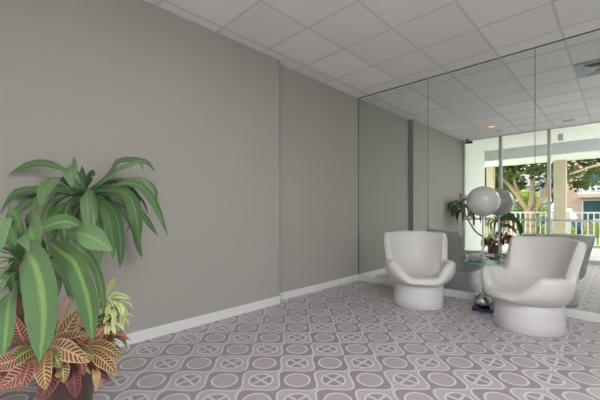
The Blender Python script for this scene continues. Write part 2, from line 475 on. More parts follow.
# ------------------------------------------------------------------ tub chairs
def chair_meshes():
    NT_, prof = 144, 44
    bm = bmesh.new()
    rings = []
    for i in range(NT_):
        th = 2 * PI * i / NT_
        ang = abs((math.degrees(th) + 180) % 360 - 180)
        H = .375 + (.548 - .375) * sstep(22, 60, ang) + (.312) * sstep(102, 119, ang) + .012 * sstep(130, 180, ang)
        H -= .03 * math.exp(-((ang - 98) / 7) ** 2)
        back = sstep(102, 119, ang)
        arm = math.exp(-((ang - 66) / 30) ** 2)
        Rr = .365 + .055 * arm + .05 * back + .022 * math.exp(-((ang - 116) / 10) ** 2)
        t = .085 - .03 * back + .012 * arm + .018 * math.exp(-((ang - 116) / 9) ** 2)
        r0, z0 = .292, .275
        pts = [(r0 - .02, z0 - .012), (r0, z0)]
        zc = H - t / 2                                   # centre of the rim roll
        n1 = 14
        for k in range(1, n1 + 1):
            q = k / n1
            e = q ** (.55 + 1.25 * back)
            bul = .022 * math.sin(PI * q) * (1 - back) - .02 * math.sin(PI * q) * back
            pts.append((r0 + (Rr - r0) * e + bul, z0 + (zc - z0) * q))
        for k in range(1, 8):
            p = PI * k / 8
            pts.append((Rr - t / 2 + t / 2 * math.cos(p), zc + t / 2 * math.sin(p)))
        p0 = Vector((Rr - t, zc, 0)); zs = .335
        p1 = Vector((min(Rr - t - .005 - .05 * back, .315), zs + .10 * (zc - zs) / .3 + .0, 0))
        p2 = Vector((.24, zs + .004, 0)); p3 = Vector((0.0, zs + .012, 0))
        n3 = 18
        for k in range(n3):
            q = k / n3
            b = (1 - q) ** 3 * p0 + 3 * q * (1 - q) ** 2 * p1 + 3 * q * q * (1 - q) * p2 + q ** 3 * p3
            pts.append((b.x, b.y))
        ring = []
        for r, z in pts:
            ring.append(bm.verts.new((r * math.sin(th), -r * math.cos(th), z)))
        rings.append(ring)
    cv = bm.verts.new((0, 0, .347))
    for i in range(NT_):
        a, b = rings[i], rings[(i + 1) % NT_]
        for k in range(len(a) - 1): bm.faces.new((a[k], b[k], b[k + 1], a[k + 1]))
        bm.faces.new((a[-1], b[-1], cv))
    bb = bmesh.new()
    lathe(bb, [(0, 0), (.286, 0), (.292, .006), (.289, .1), (.287, .2), (.285, .268), (.27, .276), (0, .276)], 96)
    return bm, bb
def chair(name, label, loc, rz):
    o = thing(name, label, 'chair', loc, rz, 'white tub chairs by the mirrored wall')
    return o
c1 = chair('tub_chair', 'white moulded tub chair with high back, nearer the room corner', (-1.768, 3.868, 0), R(36))
sh, bs = chair_meshes()
shell = link('shell', sh, M['chair'], c1, True); base = link('base', bs, M['chair_base'], c1, True)
c2 = chair('tub_chair', 'white moulded tub chair with high back, standing right of the glass lamp table', (-.645, 3.858, 0), R(-32))
for q in (shell, base):
    k = q.copy(); COL.objects.link(k); k.parent = c2

# ------------------------------------------------------------------ globe lamp with glass tray
lamp = thing('floor_lamp', 'chrome floor lamp with white globe and round glass tray, between the two chairs', 'lamp', (-1.125, 4.155, 0))
bm = bmesh.new(); box(bm, -.105, .105, -.105, .105, 0, .035); bevel(bm, .008, 2)
bmesh.ops.rotate(bm, verts=bm.verts, cent=(0, 0, 0), matrix=Matrix.Rotation(R(10), 3, 'Z'))
link('base_plate', bm, M['navy'], lamp)
bm = bmesh.new(); lathe(bm, [(.05, .035), (.072, .045), (.086, .075), (.088, .105), (.08, .135), (.06, .16), (.035, .175), (.022, .19), (.017, .22), (.014, .25)], 40); link('bulb_foot', bm, M['chrome'], lamp, True)
bm = bmesh.new()
for a in (200, 320, 80):
    ca, sa = math.cos(R(a)), math.sin(R(a))
    tube(bm, [(.03 * ca, .03 * sa, .17), (.045 * ca, .045 * sa, .22), (.06 * ca, .06 * sa, .25), (.085 * ca, .085 * sa, .268)], .007, 8, 8)
link('curled_prong', bm, M['chrome'], lamp, True)
bm = bmesh.new(); lathe(bm, [(.0095, .24), (.0095, 1.085)], 20); link('pole', bm, M['chrome'], lamp, True)
bm = bmesh.new(); lathe(bm, [(.01, .553), (.034, .553), (.034, .559), (.01, .566)], 28)
lathe(bm, [(.01, .538), (.03, .538), (.03, .543), (.01, .543)], 28); link('tray_collar', bm, M['chrome'], lamp, True)
bm = bmesh.new(); lathe(bm, [(.011, .543), (.203, .543)], 72); lathe(bm, [(.011, .553), (.203, .553)], 72)
tray = link('glass_tray', bm, M['table_glass'], lamp)
bm = bmesh.new(); lathe(bm, [(.203, .543), (.207, .5445), (.207, .5515), (.203, .553)], 72); link('tray_rim', bm, M['glass_edge'], tray, True)
bm = bmesh.new()
GR = .172
lathe(bm, [(.03, 1.075)] + [(GR * math.sin(a), 1.247 - GR * math.cos(a)) for a in [R(12 + 168 * k / 30) for k in range(30)]] + [(0, 1.247 + GR)], 56)
link('globe', bm, M['globe'], lamp, True)
bm = bmesh.new(); lathe(bm, [(.012, 1.06), (.036, 1.064), (.036, 1.082), (.012, 1.09)], 28); link('globe_fitter', bm, M['chrome'], lamp, True)

# ------------------------------------------------------------------ potted plant
rnd = random.Random(11)
def strap(bm, uvl, cl, pts, W, n=14, fold=.18, tint=None, prof=None, up=None, roll=0, wave=.05):
    """leaf blade along pts (world), width W; tint=(r,g)"""
    sp = spline(pts, n)
    L = sum((b - a).length for a, b in zip(sp, sp[1:]))
    tint = tint or (rnd.random(), rnd.random())
    rows = []
    ph = rnd.random() * 6
    refup = Vector(up) if up is not None else Vector((0, 0, 1))
    prev = None
    for i, p in enumerate(sp):
        s = i / n
        tg = (sp[min(i + 1, n)] - sp[max(i - 1, 0)]).normalized()
        sd = tg.cross(refup)
        if sd.length < .15: sd = prev if prev is not None else tg.cross(Vector((.3, 1, .1)))
        sd = sd.normalized()
        if prev is not None and sd.dot(prev) < 0: sd = -sd
        if prev is not None: sd = (sd * .6 + prev * .4).normalized()
        prev = sd
        nr = sd.cross(tg).normalized()
        q = Matrix.Rotation(roll * s, 3, tg); sdr, nrr = q @ sd, q @ nr
        w = W * .5 * (prof(s) if prof else (min(1, .22 + 1.7 * s) * (1 - max(0, (s - .55) / .45) ** 3) * (1 + .16 * math.sin(ph * 2 + s * 11))))
        w = max(w, .0006)
        row = []
        for j in range(5):
            x = -1 + j * .5
            off = fold * w * abs(x) + wave * w * math.sin(ph + s * 13 + x) * abs(x)
            q_ = p + sdr * (w * x) + nrr * off
            if q_.x < -2.97: q_.x = -2.97 + .02 * math.tanh((q_.x + 2.97) * 3) + .02
            row.append(bm.verts.new(q_))
        rows.append((row, s))
    for (ra, sa), (rb, sb) in zip(rows, rows[1:]):
        for j in range(4):
            f = bm.faces.new((ra[j], ra[j + 1], rb[j + 1], rb[j])); f.smooth = True
            for lp, (uu, vv) in zip(f.loops, ((j / 4, sa), ((j + 1) / 4, sa), ((j + 1) / 4, sb), (j / 4, sb))):
                lp[uvl].uv = (uu, vv); lp[cl] = (tint[0], tint[1], 0, 1)

def leafbm():
    bm = bmesh.new()
    return bm, bm.loops.layers.uv.new('UVMap'), bm.loops.layers.float_color.new('lc')

def arc(base, az, elev, L, droop, n=6, xmin=-2.93):
    """points of an arching leaf"""
    p = Vector(base); out = [p.copy()]; e = elev
    for k in range(n):
        e = elev - droop * ((k + 1) / n) ** 1.2
        p = p + Vector((math.cos(az) * math.cos(e), math.sin(az) * math.cos(e), math.sin(e))) * (L / n)
        if p.x < xmin: p.x = xmin + .01 * rnd.random()
        out.append(p.copy())
    return out

def link_leaf(name, lb, mat, parent):
    bm = lb[0]
    me = bpy.data.meshes.new(name); bm.to_mesh(me); bm.free()
    me.materials.append(mat)
    o = bpy.data.objects.new(name, me); COL.objects.link(o)
    o.parent = parent; o.matrix_parent_inverse = Matrix.Translation(-Vector(parent.location)) if parent.parent is None else parent.matrix_parent_inverse.copy()
    return o

PX, PY = -2.11, .38
plant = thing('potted_plant', 'tall potted corn plant with striped strap leaves and crotons around its base', 'plant', (PX, PY, 0))
def pl(name, bm, mat, smooth=True, parent=None):
    """geometry given in room coordinates, hung under the plant"""
    bmesh.ops.translate(bm, verts=bm.verts, vec=(-PX, -PY, 0))
    return link(name, bm, mat, parent or plant, smooth)
def pleaf(name, lb, mat, parent=None):
    bmesh.ops.translate(lb[0], verts=lb[0].verts, vec=(-PX, -PY, 0))
    me = bpy.data.meshes.new(name); lb[0].to_mesh(me); lb[0].free(); me.materials.append(mat)
    o = bpy.data.objects.new(name, me); COL.objects.link(o); o.parent = parent or plant
    return o

bm = bmesh.new()
lathe(bm, [(0, 0), (.092, 0), (.097, .01), (.128, .29), (.138, .30), (.14, .335), (.126, .335), (.12, .295), (0, .29)], 48, (PX, PY))
pot = pl('pot', bm, M['pot'])
bm = bmesh.new(); lathe(bm, [(.121, .298), (.08, .308), (0, .315)], 32, (PX, PY)); pl('soil', bm, M['soil'], parent=pot)

KA = 1.1
slim = lambda s: (.34 + .66 * sstep(.22, .55, s)) * (1 - max(0, (s - .62) / .38) ** 2.4)
CA = P(85, 194, 2.15 * KA)         # crown of the leaning cane
CB = P(23, 262, 1.58)         # crown of the short stem
bm = bmesh.new(); tube(bm, [(PX - .02, PY + .02, .3), P(62, 320, 1.9), P(74, 280, 2.1), CA - Vector((0, 0, .02))], lambda t: .024 - .006 * t, 12, 14)
cane = pl('cane', bm, M['cane'])
bm = bmesh.new(); tube(bm, [(PX - .02, PY - .06, .3), P(19, 330, 1.6), P(20, 300, 1.54), CB + Vector((0, 0, .05))], lambda t: .032 - .008 * t, 12, 12)
stem = pl('stem', bm, M['shaggy'])

# crown A, leaves seen against the wall (photo measurements, judged distances)
A = leafbm()
def hero(lb, pp, W, roll=0, tint=None, fold=.18, up=None, **k):
    strap(lb[0], lb[1], lb[2], [P(*q) for q in pp], W, roll=roll, tint=tint, fold=fold, up=up, **k)
V = Vector((CY * 0 - SY, CY, 0))      # view direction on the ground
TOWARD = (-V + Vector((0, 0, .25)))
A0 = (85, 194, 2.15)
def hA(pp, W, tint=None, face=True, **k): hero(A, [(a, b, c * KA) for a, b, c in [A0] + pp], W * .88, tint=(tint[0], tint[1] * .25), prof=slim, up=TOWARD if face else None, **k)
hA([(72, 175, 2.1), (58, 167, 2.07), (42, 163, 2.05), (26, 166, 2.03), (8, 175, 2.0)], .060, (.25, .3))
hA([(80, 174, 2.08), (72, 164, 1.95), (71, 172, 1.86), (72, 188, 1.85)], .115, (.7, .3))
hA([(84, 182, 2.15), (82, 166, 2.12)], .055, (.1, .5))
hA([(88, 184, 2.16), (92, 174, 2.12), (95, 176, 2.05)], .07, (.35, .6))
hA([(100, 182, 2.18), (112, 170, 2.22), (119, 161, 2.26), (135, 160, 2.3), (148, 163, 2.32), (155, 172, 2.32)], .055, (.2, .4))
hA([(102, 184, 2.15), (115, 171, 2.16), (128, 166, 2.18), (139, 162, 2.2), (144, 171, 2.2)], .04, (.45, .7))
hA([(100, 186, 2.2), (120, 181, 2.26), (143, 180, 2.32), (155, 190, 2.36), (157, 204, 2.36)], .045, (.3, .3))
hA([(102, 190, 2.1), (124, 183, 2.1), (142, 187, 2.12), (156, 206, 2.12), (168, 236, 2.1)], .07, (.2, .6))
hA([(104, 190, 2.05), (124, 192, 2.0), (134, 206, 1.97), (137, 222, 1.97), (140, 248, 1.97)], .10, (.15, .7))
hA([(100, 194, 2.1), (120, 197, 2.12), (140, 212, 2.14), (151, 226, 2.15), (158, 236, 2.15)], .05, (.1, .3))
hA([(98, 198, 2.1), (112, 208, 2.05), (119, 228, 2.02), (121, 252, 2.02), (120, 268, 2.02)], .075, (.15, .5))
hA([(98, 200, 2.2), (120, 206, 2.3), (134, 226, 2.34), (138, 244, 2.35), (142, 258, 2.35)], .07, (.3, .4))
hA([(95, 202, 2.0), (106, 212, 1.92), (112, 235, 1.9), (113, 260, 1.9)], .08, (.25, .4))
hA([(72, 188, 2.0), (60, 178, 1.9), (51, 183, 1.82), (44, 193, 1.8), (40, 208, 1.8)], .115, (.65, .3))
hA([(68, 190, 2.1), (50, 187, 2.08), (36, 190, 2.05), (15, 193, 2.0), (0, 214, 1.97)], .065, (.3, .3))
hA([(66, 194, 2.15), (45, 194, 2.15), (25, 203, 2.12), (6, 222, 2.1), (-8, 240, 2.1)], .075, (.15, .3))
hA([(74, 194, 2.0), (60, 188, 1.92), (48, 191, 1.88), (34, 205, 1.84), (28, 222, 1.82)], .08, (.55, .4))
hA([(87, 190, 2.0), (87, 196, 1.9), (88, 212, 1.84), (89, 238, 1.84)], .095, (.75, 1.0))
hA([(80, 200, 2.05), (68, 205, 1.98), (54, 214, 1.94), (40, 226, 1.92), (34, 240, 1.92)], .09, (.35, .4))
hA([(82, 202, 2.1), (66, 212, 2.12), (56, 228, 2.14), (52, 246, 2.15)], .08, (.2, .3))
hA([(90, 203, 2.05), (98, 220, 2.0), (100, 246, 1.98), (98, 268, 1.98)], .08, (.4, .6))
hA([(84, 205, 2.1), (78, 226, 2.1), (76, 250, 2.1)], .085, (.3, .4))
# leaves on the far side of the crown (they show in the mirror)
for k in range(16):
    az = R(20 + 22 * k + rnd.uniform(-9, 9)); el = R(rnd.uniform(5, 62))
    strap(*A, arc(CA, az, el, rnd.uniform(.36, .56), R(rnd.uniform(95, 150))), rnd.uniform(.045, .07), tint=(rnd.random() * .6, rnd.random()), prof=slim)
for k in range(8):
    strap(*A, arc(CA, R(62 + 10 * k + rnd.uniform(-4, 4)), R(rnd.uniform(15, 60)), rnd.uniform(.48, .62), R(rnd.uniform(100, 140))), rnd.uniform(.05, .07), tint=(.2 + rnd.random() * .6, rnd.random()))
pleaf('foliage', A, M['corn_leaf'], cane)

# crown B, big leaves close to the camera
B = leafbm()
B0 = (24, 258, 1.56)
def hB(pp, W, tint=None, face=True, start=B0, **k): hero(B, [start] + pp, W, tint=tint, up=TOWARD if face else None, **k)
strap_p = lambda s: min(1, .5 + 1.6 * s) * (1 - max(0, (s - .55) / .45) ** 4)
hB([(27, 252, 1.42), (35, 264, 1.34), (42, 290, 1.3), (44, 322, 1.28), (39, 362, 1.27)], .135, (.45, .75), prof=strap_p)
hB([(13, 290, 1.44), (9, 304, 1.36), (7, 325, 1.3), (3, 356, 1.27)], .088, (.5, .8), prof=strap_p, start=(18, 290, 1.54))
hB([(16, 246, 1.5), (10, 226, 1.44), (3, 218, 1.4), (-4, 240, 1.36), (-10, 270, 1.34)], .08, (.85, .3), prof=strap_p)
hB([(18, 240, 1.5), (12, 222, 1.5), (10, 216, 1.46), (12, 232, 1.42), (16, 246, 1.4)], .05, (.8, .2), prof=strap_p)
hB([(37, 233, 1.54), (30, 226, 1.46), (33, 238, 1.41), (39, 261, 1.39)], .15, (.6, .15), start=(44, 248, 1.62), prof=lambda s: min(1, .35 + 1.3 * s) * (1 - max(0, (s - .55) / .45) ** 1.5))
hB([(54, 246, 1.5), (64, 254, 1.46), (74, 262, 1.42), (84, 285, 1.4), (90, 310, 1.39), (92, 342, 1.38)], .105, (.35, .8), start=(46, 240, 1.62))
hB([(78, 233, 1.52), (94, 238, 1.5), (113, 251, 1.5)], .095, (.75, .2), start=(66, 234, 1.6))
hB([(40, 250, 1.62), (55, 250, 1.68), (66, 270, 1.72), (70, 300, 1.74)], .08, (.35, .5))
hB([(50, 262, 1.6), (68, 275, 1.62), (74, 302, 1.64)], .05, (.6, .3), start=(36, 256, 1.6))
hB([(70, 246, 1.7), (88, 256, 1.78), (100, 280, 1.82), (104, 316, 1.82)], .06, (.5, .5), start=(40, 250, 1.62))
hB([(20, 236, 1.56), (18, 220, 1.58), (8, 205, 1.6)], .05, (.3, .4))
hB([(30, 238, 1.58), (48, 226, 1.62), (70, 222, 1.66), (92, 236, 1.68)], .07, (.4, .4))
for k in range(9):
    az = R(100 + 20 * k + rnd.uniform(-9, 9)); el = R(rnd.uniform(20, 65))
    strap(*B, arc(CB, az, el, rnd.uniform(.32, .5), R(rnd.uniform(95, 140))), rnd.uniform(.04, .06), tint=(rnd.random() * .6, rnd.random()))
pleaf('foliage', B, M['corn_leaf'], stem)

# tuft of narrow leaves at the top of the short stem
T = leafbm()
for k in range(60):
    az = rnd.random() * 2 * PI; el = R(rnd.uniform(-5, 70))
    b = P(21, 276, 1.5) + Vector((0, 0, rnd.uniform(-.08, .1)))
    strap(*T, arc(b, az, el, rnd.uniform(.1, .18), R(rnd.uniform(50, 110))), rnd.uniform(.012, .018), n=8, tint=(rnd.uniform(.3, 1), rnd.random()))
pleaf('leaf_tuft', T, M['tuft_leaf'], stem)

# small variegated plant rooted at the wall side of the pot
bm = bmesh.new()
VB = Vector((PX + .07, PY + .1, .3)); vt = [P(106, 298, 1.93), P(113, 306, 1.9), P(108, 322, 1.86)]
bm.free()
for q in vt:
    bm = bmesh.new(); tube(bm, [VB, (VB + q) / 2 + Vector((0, 0, -.03)), q], .005, 6, 6)
    vs = pl('thin_stem', bm, M['tuft_leaf'])
L_ = leafbm()
for q in vt:
    for k in range(15):
        az = R(24 * k * 2.6 + rnd.uniform(-20, 20)); el = R(rnd.uniform(-25, 70))
        strap(*L_, arc(q + Vector((0, 0, rnd.uniform(-.09, .03))), az, el, rnd.uniform(.1, .17), R(rnd.uniform(70, 130))), rnd.uniform(.022, .032), n=8)
for pp in ([(106, 296, 1.9), (112, 284, 1.88), (116, 280, 1.87)], [(108, 300, 1.9), (116, 295, 1.88), (130, 298, 1.86)], [(110, 305, 1.9), (120, 305, 1.88), (128, 316, 1.87)],
           [(110, 312, 1.88), (122, 312, 1.86), (121, 338, 1.85)], [(106, 312, 1.86), (114, 314, 1.84), (113, 330, 1.83)]):
    hero(L_, pp, .036, up=TOWARD)
pleaf('foliage', L_, M['lime_leaf'], vs)

# crotons ringed round the rim
cst = []
for k in range(7):
    a = 2 * PI * k / 7 + .3
    b = Vector((PX + .09 * math.cos(a), PY + .09 * math.sin(a), .3)); t_ = b + Vector((.04 * math.cos(a), .04 * math.sin(a), .15))
    bm = bmesh.new(); tube(bm, [b, (b + t_) / 2, t_], .006, 6, 4); cst.append((a, t_))
    cs = pl('croton_stem', bm, M['shaggy'])
K = leafbm()
oval = lambda s: max(.03, math.sin(PI * min(1, s * .96 + .03)) ** .8 * (1.08 - .22 * s))
def hK(pp, W, tint, **k): hero(K, pp, W, tint=tint, up=TOWARD, prof=oval, fold=.12, wave=.08, **k)
hK([(56, 348, 1.58), (66, 330, 1.55), (80, 308, 1.56)], .085, (.4, .3))
hK([(50, 343, 1.56), (68, 339, 1.5), (91, 334, 1.5)], .078, (.42, .4))
hK([(49, 345, 1.52), (66, 350, 1.45), (90, 362, 1.44)], .09, (.36, .8))
hK([(47, 352, 1.5), (44, 368, 1.43), (46, 390, 1.4)], .09, (.3, .8))
hK([(62, 358, 1.5), (63, 370, 1.45), (64, 383, 1.44)], .07, (.2, .6))
hK([(36, 347, 1.52), (22, 354, 1.46), (7, 366, 1.44)], .078, (.03, .2))
hK([(42, 362, 1.5), (20, 374, 1.42), (-2, 390, 1.4)], .085, (.62, .8))
hK([(88, 345, 1.6), (105, 348, 1.58), (122, 358, 1.58)], .07, (.25, .2))
hK([(88, 350, 1.58), (103, 360, 1.55), (117, 374, 1.55)], .07, (.33, .3))
hK([(88, 362, 1.58), (98, 370, 1.56), (110, 381, 1.56)], .052, (1., .0))
hK([(78, 358, 1.53), (82, 366, 1.5), (84, 375, 1.5)], .05, (.5, .5))
hK([(28, 348, 1.56), (20, 334, 1.52), (13, 314, 1.52)], .09, (.66, .4))
hK([(40, 346, 1.6), (36, 330, 1.58), (34, 316, 1.58)], .08, (.6, .3))
hK([(60, 368, 1.5), (50, 382, 1.43), (38, 402, 1.41)], .09, (.95, .2))
hK([(72, 365, 1.5), (74, 380, 1.45), (76, 398, 1.45)], .075, (.98, .1))
hK([(24, 356, 1.48), (8, 362, 1.43), (-10, 366, 1.41)], .08, (.5, .7))
hK([(20, 366, 1.48), (4, 380, 1.42), (-8, 398, 1.4)], .085, (.68, .5))
hK([(30, 362, 1.46), (26, 374, 1.42), (18, 392, 1.4)], .08, (.7, .5))
hK([(86, 340, 1.64), (98, 334, 1.64), (104, 326, 1.66)], .06, (.5, .3))
hK([(72, 345, 1.56), (84, 352, 1.53), (95, 358, 1.53)], .06, (.15, .3))
hK([(52, 350, 1.5), (56, 358, 1.45), (60, 368, 1.44)], .07, (.1, .4))
for a, q in cst:
    for k in range(9):
        az = a + rnd.uniform(-1.4, 1.4); el = R(rnd.uniform(-15, 60))
        strap(*K, arc(q + Vector((0, 0, rnd.uniform(-.06, .03))), az, el, rnd.uniform(.13, .2), R(rnd.uniform(50, 100))), rnd.uniform(.055, .08), n=10,
              tint=(rnd.choice((.1, .3, .4, .5, .65, .8, .95)), rnd.random()), prof=oval, fold=.12)
for k in range(30):
    az = R(rnd.uniform(80, 200))
    b = Vector((PX + .1 * math.cos(az), PY + .1 * math.sin(az), .36 + rnd.uniform(-.03, .1)))
    strap(*K, arc(b, az, R(rnd.uniform(-5, 50)), rnd.uniform(.17, .24), R(rnd.uniform(50, 90))), rnd.uniform(.065, .09), n=10, tint=(rnd.choice((.35, .5, .7, .75, .8)), rnd.uniform(.7, 1.6)), prof=oval, fold=.12)
pleaf('croton_foliage', K, M['croton'], cs)
D = leafbm()
hero(D, [(94, 366, 1.57), (97, 376, 1.55), (96, 392, 1.55)], .042, up=TOWARD, prof=oval)
hero(D, [(108, 358, 1.58), (113, 366, 1.57), (115, 377, 1.57)], .04, up=TOWARD, prof=oval)
o = pleaf('dry_leaf', D, M['dry_leaf'], cs); o['label'] = 'dry tan drooping leaves'

# ------------------------------------------------------------------ outside, behind the camera (seen in the mirrors)
bm = bmesh.new(); box(bm, -6, 5.5, -4.3, YG - .04, -.12, -.02); struct(link('terrace', bm, M['deck']))
bm = bmesh.new(); box(bm, -60, 60, -70, -4.3, -.3, -.16); struct(link('ground', bm, M['paving']))
bm = bmesh.new(); box(bm, -14, 12, -9.4, -4.6, -.17, -.1); struct(link('lawn', bm, M['grass']))
bm = bmesh.new(); box(bm, -3.25, -3.0, -2.25, YG + .03, -.1, CH); struct(link('wall_exterior', bm, M['extwall']))
bm = bmesh.new(); box(bm, -6, .95, -2.25, YG - .04, CH - .01, CH + .12); struct(link('soffit', bm, M['soffit']))
bm = bmesh.new(); box(bm, -6, .95, -2.4, -2.25, 2.675, CH + .12); struct(link('beam', bm, M['beam']))
bm = bmesh.new(); box(bm, -6, .95, -3.95, -2.4, 2.675, CH + .12); struct(link('lower_soffit', bm, M['soffit']))

def pillar(x, y, r, label, n=4):
    o = thing('terrace_column', label, 'column', (x, y, -.02), 0, 'tan columns along the terrace edge')
    bm = bmesh.new(); box(bm, -r, r, -r, r, 0, 2.695); bevel(bm, .02, 2); link('shaft', bm, M['tan'], o)
    bm = bmesh.new(); box(bm, -r - .025, r + .025, -r - .025, r + .025, 0, .12); bevel(bm, .01, 1); link('plinth', bm, M['tan'], o)
pillar(-1.31, -3.74, .15, 'wide tan stucco column standing right of the second window mullion')
pillar(-3.22, -3.78, .11, 'narrow tan stucco column at the end of the white outer wall')

rail = thing('terrace_railing', 'white picket railing running along the terrace edge between the columns', 'railing', (0, -3.86, -.02))
def seg(x0, x1):
    for z, h in ((1.07, .05), (.12, .04)):
        bm = bmesh.new(); box(bm, x0, x1, -.025, .025, z, z + h); link('rail_bar', bm, M['white'], rail)
    x = x0 + .07
    while x < x1 - .02:
        bm = bmesh.new(); box(bm, x - .016, x + .016, -.012, .012, .14, 1.08); link('picket', bm, M['white'], rail); x += .134
    for xx in (x0 + .02, x1 - .02):
        bm = bmesh.new(); box(bm, xx - .03, xx + .03, -.03, .03, 0, 1.13); link('post', bm, M['white'], rail)
seg(-3.1, -1.47); seg(-1.15, 1.0)

o = thing('soffit_light', 'small grey box light hanging under the white terrace soffit', 'outdoor light', (-1.02, -1.0, CH - .01))
bm = bmesh.new(); box(bm, -.05, .05, -.05, .05, -.16, 0); bevel(bm, .008, 1); link('housing', bm, M['alu'], o)
bm = bmesh.new(); box(bm, -.04, .04, -.04, .04, -.168, -.16); link('lens', bm, M['white'], o)

# foliage clouds made of many small leaf cards
def leaf_cloud(name, mat, blobs, n, size, parent, seed, droop=.3):
    r = random.Random(seed)
    bm = bmesh.new(); cl = bm.loops.layers.float_color.new('lc')
    tot = sum(b[3] ** 2 for b in blobs)
    for bx, by, bz, br, *sq in blobs:
        k = int(n * br * br / tot); szq = sq[0] if sq else .7
        tone = r.random()
        for _ in range(k):
            d = Vector((r.gauss(0, 1), r.gauss(0, 1), r.gauss(0, 1))).normalized() * (r.random() ** .4) * br
            p = Vector((bx + d.x, by + d.y, bz + d.z * szq))
            a = Vector((r.gauss(0, 1), r.gauss(0, 1), r.gauss(0, .6) - droop)).normalized(); b = a.cross(Vector((r.gauss(0, 1), r.gauss(0, 1), r.gauss(0, 1)))).normalized()
            s = size * r.uniform(.6, 1.3)
            vs = [bm.verts.new(q) for q in (p, p + a * s * .5 + b * s * .28, p + a * s, p + a * s * .5 - b * s * .28)]
            f = bm.faces.new(vs); tn = max(0, min(1, tone * .5 + r.random() * .5))
            for lp in f.loops: lp[cl] = (tn, 0, 0, 1)
    me = bpy.data.meshes.new(name); bm.to_mesh(me); bm.free(); me.materials.append(mat)
    o = bpy.data.objects.new(name, me); COL.objects.link(o); o.parent = parent
    return o

def tree(label, loc, limbs, blobs, n, size, seed):
    o = thing('tree', label, 'tree', loc)
    bm = bmesh.new()
    for pts, r0, r1 in limbs: tube(bm, pts, lambda t, a=r0, b=r1: a + (b - a) * t, 10, 12)
    link('trunk', bm, M['trunk'], o, True)
    leaf_cloud('canopy', M['tree_leaf'], blobs, n, size, o, seed)
    return o
# axis helper at the big tree: e = picture-right in the mirror, measured on the ground
tree('spreading tree with forked orange-brown trunk beyond the railing', (-2.83, -8.0, -.16),
     [([(0, 0, 0), (.05, 0, .7), (-.05, .05, 1.4)], .19, .13),
      ([(-.05, .05, 1.3), (-.4, .2, 2.0), (-.9, .3, 2.7), (-1.5, .4, 3.1)], .1, .05),
      ([(-.02, .05, 1.2), (.15, 0, 2.1), (.1, -.1, 3.2), (.3, -.1, 4.2)], .1, .06),
      ([(0, 0, .9), (.4, -.1, 1.7), (.7, -.2, 2.6), (1.3, -.1, 3.6)], .1, .06),
      ([(.4, -.1, 1.7), (.95, -.3, 2.3), (1.5, -.3, 2.7), (2.4, -.2, 3.0)], .08, .04),
      ([(-.3, .15, 1.8), (-.5, .1, 2.6), (-.5, 0, 3.4)], .08, .04)],
     [(-1.9, .3, 3.3, .9), (-1, .5, 3.6, 1.0), (0, .3, 3.9, 1.1), (1, .1, 3.8, 1.0), (2.1, 0, 3.5, .9), (3.0, 0, 3.4, .7), (0, -.8, 4.8, 1.5), (-1.6, -.6, 4.5, 1.3), (1.8, -.8, 4.6, 1.3), (-2.6, .2, 2.7, .7), (-.5, .9, 3.3, .5), (-1.2, .8, 2.9, .45), (-.3, .9, 3.0, .4), (.5, .8, 2.9, .45), (1.3, .7, 2.8, .45), (2.1, .6, 2.9, .4), (-2, .7, 2.6, .4), (-.7, -1, 2.6, .5), (.6, -1, 2.5, .5), (1.7, -1, 2.5, .5)],
     9000, .22, 3)
tree('leaning branch tree reaching over the railing beside the pink building', (.75, -5.4, -.16),
     [([(0, 0, 0), (0, 0, 1.2), (-.1, 0, 2.2)], .13, .09), ([(-.1, 0, 2.1), (-.5, -.1, 2.65), (-1.2, -.1, 2.8), (-2.0, -.2, 2.55)], .07, .03), ([(-.1, 0, 2.1), (.3, 0, 2.9), (.6, 0, 3.7)], .08, .04), ([(-.3, 0, 2.4), (-.6, .1, 3.0), (-.9, .1, 3.6)], .05, .03)],
     [(-.6, 0, 3.7, .6), (-1.4, 0, 3.55, .42), (-2.0, -.1, 3.45, .4), (.6, 0, 4.0, .8), (-.2, 0, 4.6, .9), (-.9, -.1, 3.3, .3)], 2000, .22, 5)
tree('dark dense tree behind the narrow column at the outer wall end', (-5.7, -13.6, -.16),
     [([(0, 0, 0), (.05, 0, 1.5), (0, 0, 3.2)], .16, .08)],
     [(0, 0, 3.2, 1.2), (.9, .2, 2.9, .9), (-1, 0, 3, 1), (.3, 0, 4.3, 1.3), (1.2, 0, 2.1, .6), (.4, .3, 1.9, .6)], 3000, .26, 7)

def bush(name, label, loc, blobs, n, size, mat, seed, group=None):
    o = thing(name, label, 'shrub', loc, 0, group)
    bm = bmesh.new()
    for b in blobs: tube(bm, [(b[0] * .3, b[1] * .3, 0), (b[0] * .7, b[1] * .7, b[2] * .5), (b[0], b[1], b[2])], .02, 6, 4)
    link('stem', bm, M['trunk'], o)
    leaf_cloud('foliage', M[mat], blobs, n, size, o, seed, 0)
bush('shrub', 'bright yellow-green shrub behind the forked tree trunk', (-3.9, -10.3, -.16), [(-.9, 0, 1.2, .7, .9), (0, 0, 1.0, .8, .9), (.9, .1, 1.2, .7, .9), (-.4, 0, 1.9, .5), (.7, 0, 2.0, .5), (-1.2, .1, 1.9, .5)], 2400, .2, 'bush_leaf', 8)
bush('shrub', 'green and pink flowering shrub behind the railing near the outer wall', (-3.6, -5.3, -.1), [(-.5, 0, .7, .42), (0, 0, .75, .4), (.5, 0, .7, .4), (-1.0, 0, .75, .4)], 1100, .1, 'flower_leaf', 9)
bush('shrub', 'yellow-green shrub behind the railing in front of the white car', (-.55, -6.2, -.1), [(0, 0, .55, .4, .9), (.5, 0, .5, .4, .9), (1.0, 0, .6, .42, .9)], 900, .12, 'bush_leaf', 10)
bush('shrub', 'low green shrub behind the railing under the forked tree', (-2.6, -9.0, -.16), [(-.6, 0, .5, .4), (.2, 0, .45, .4), (.9, 0, .5, .4)], 700, .14, 'bush_leaf', 14)

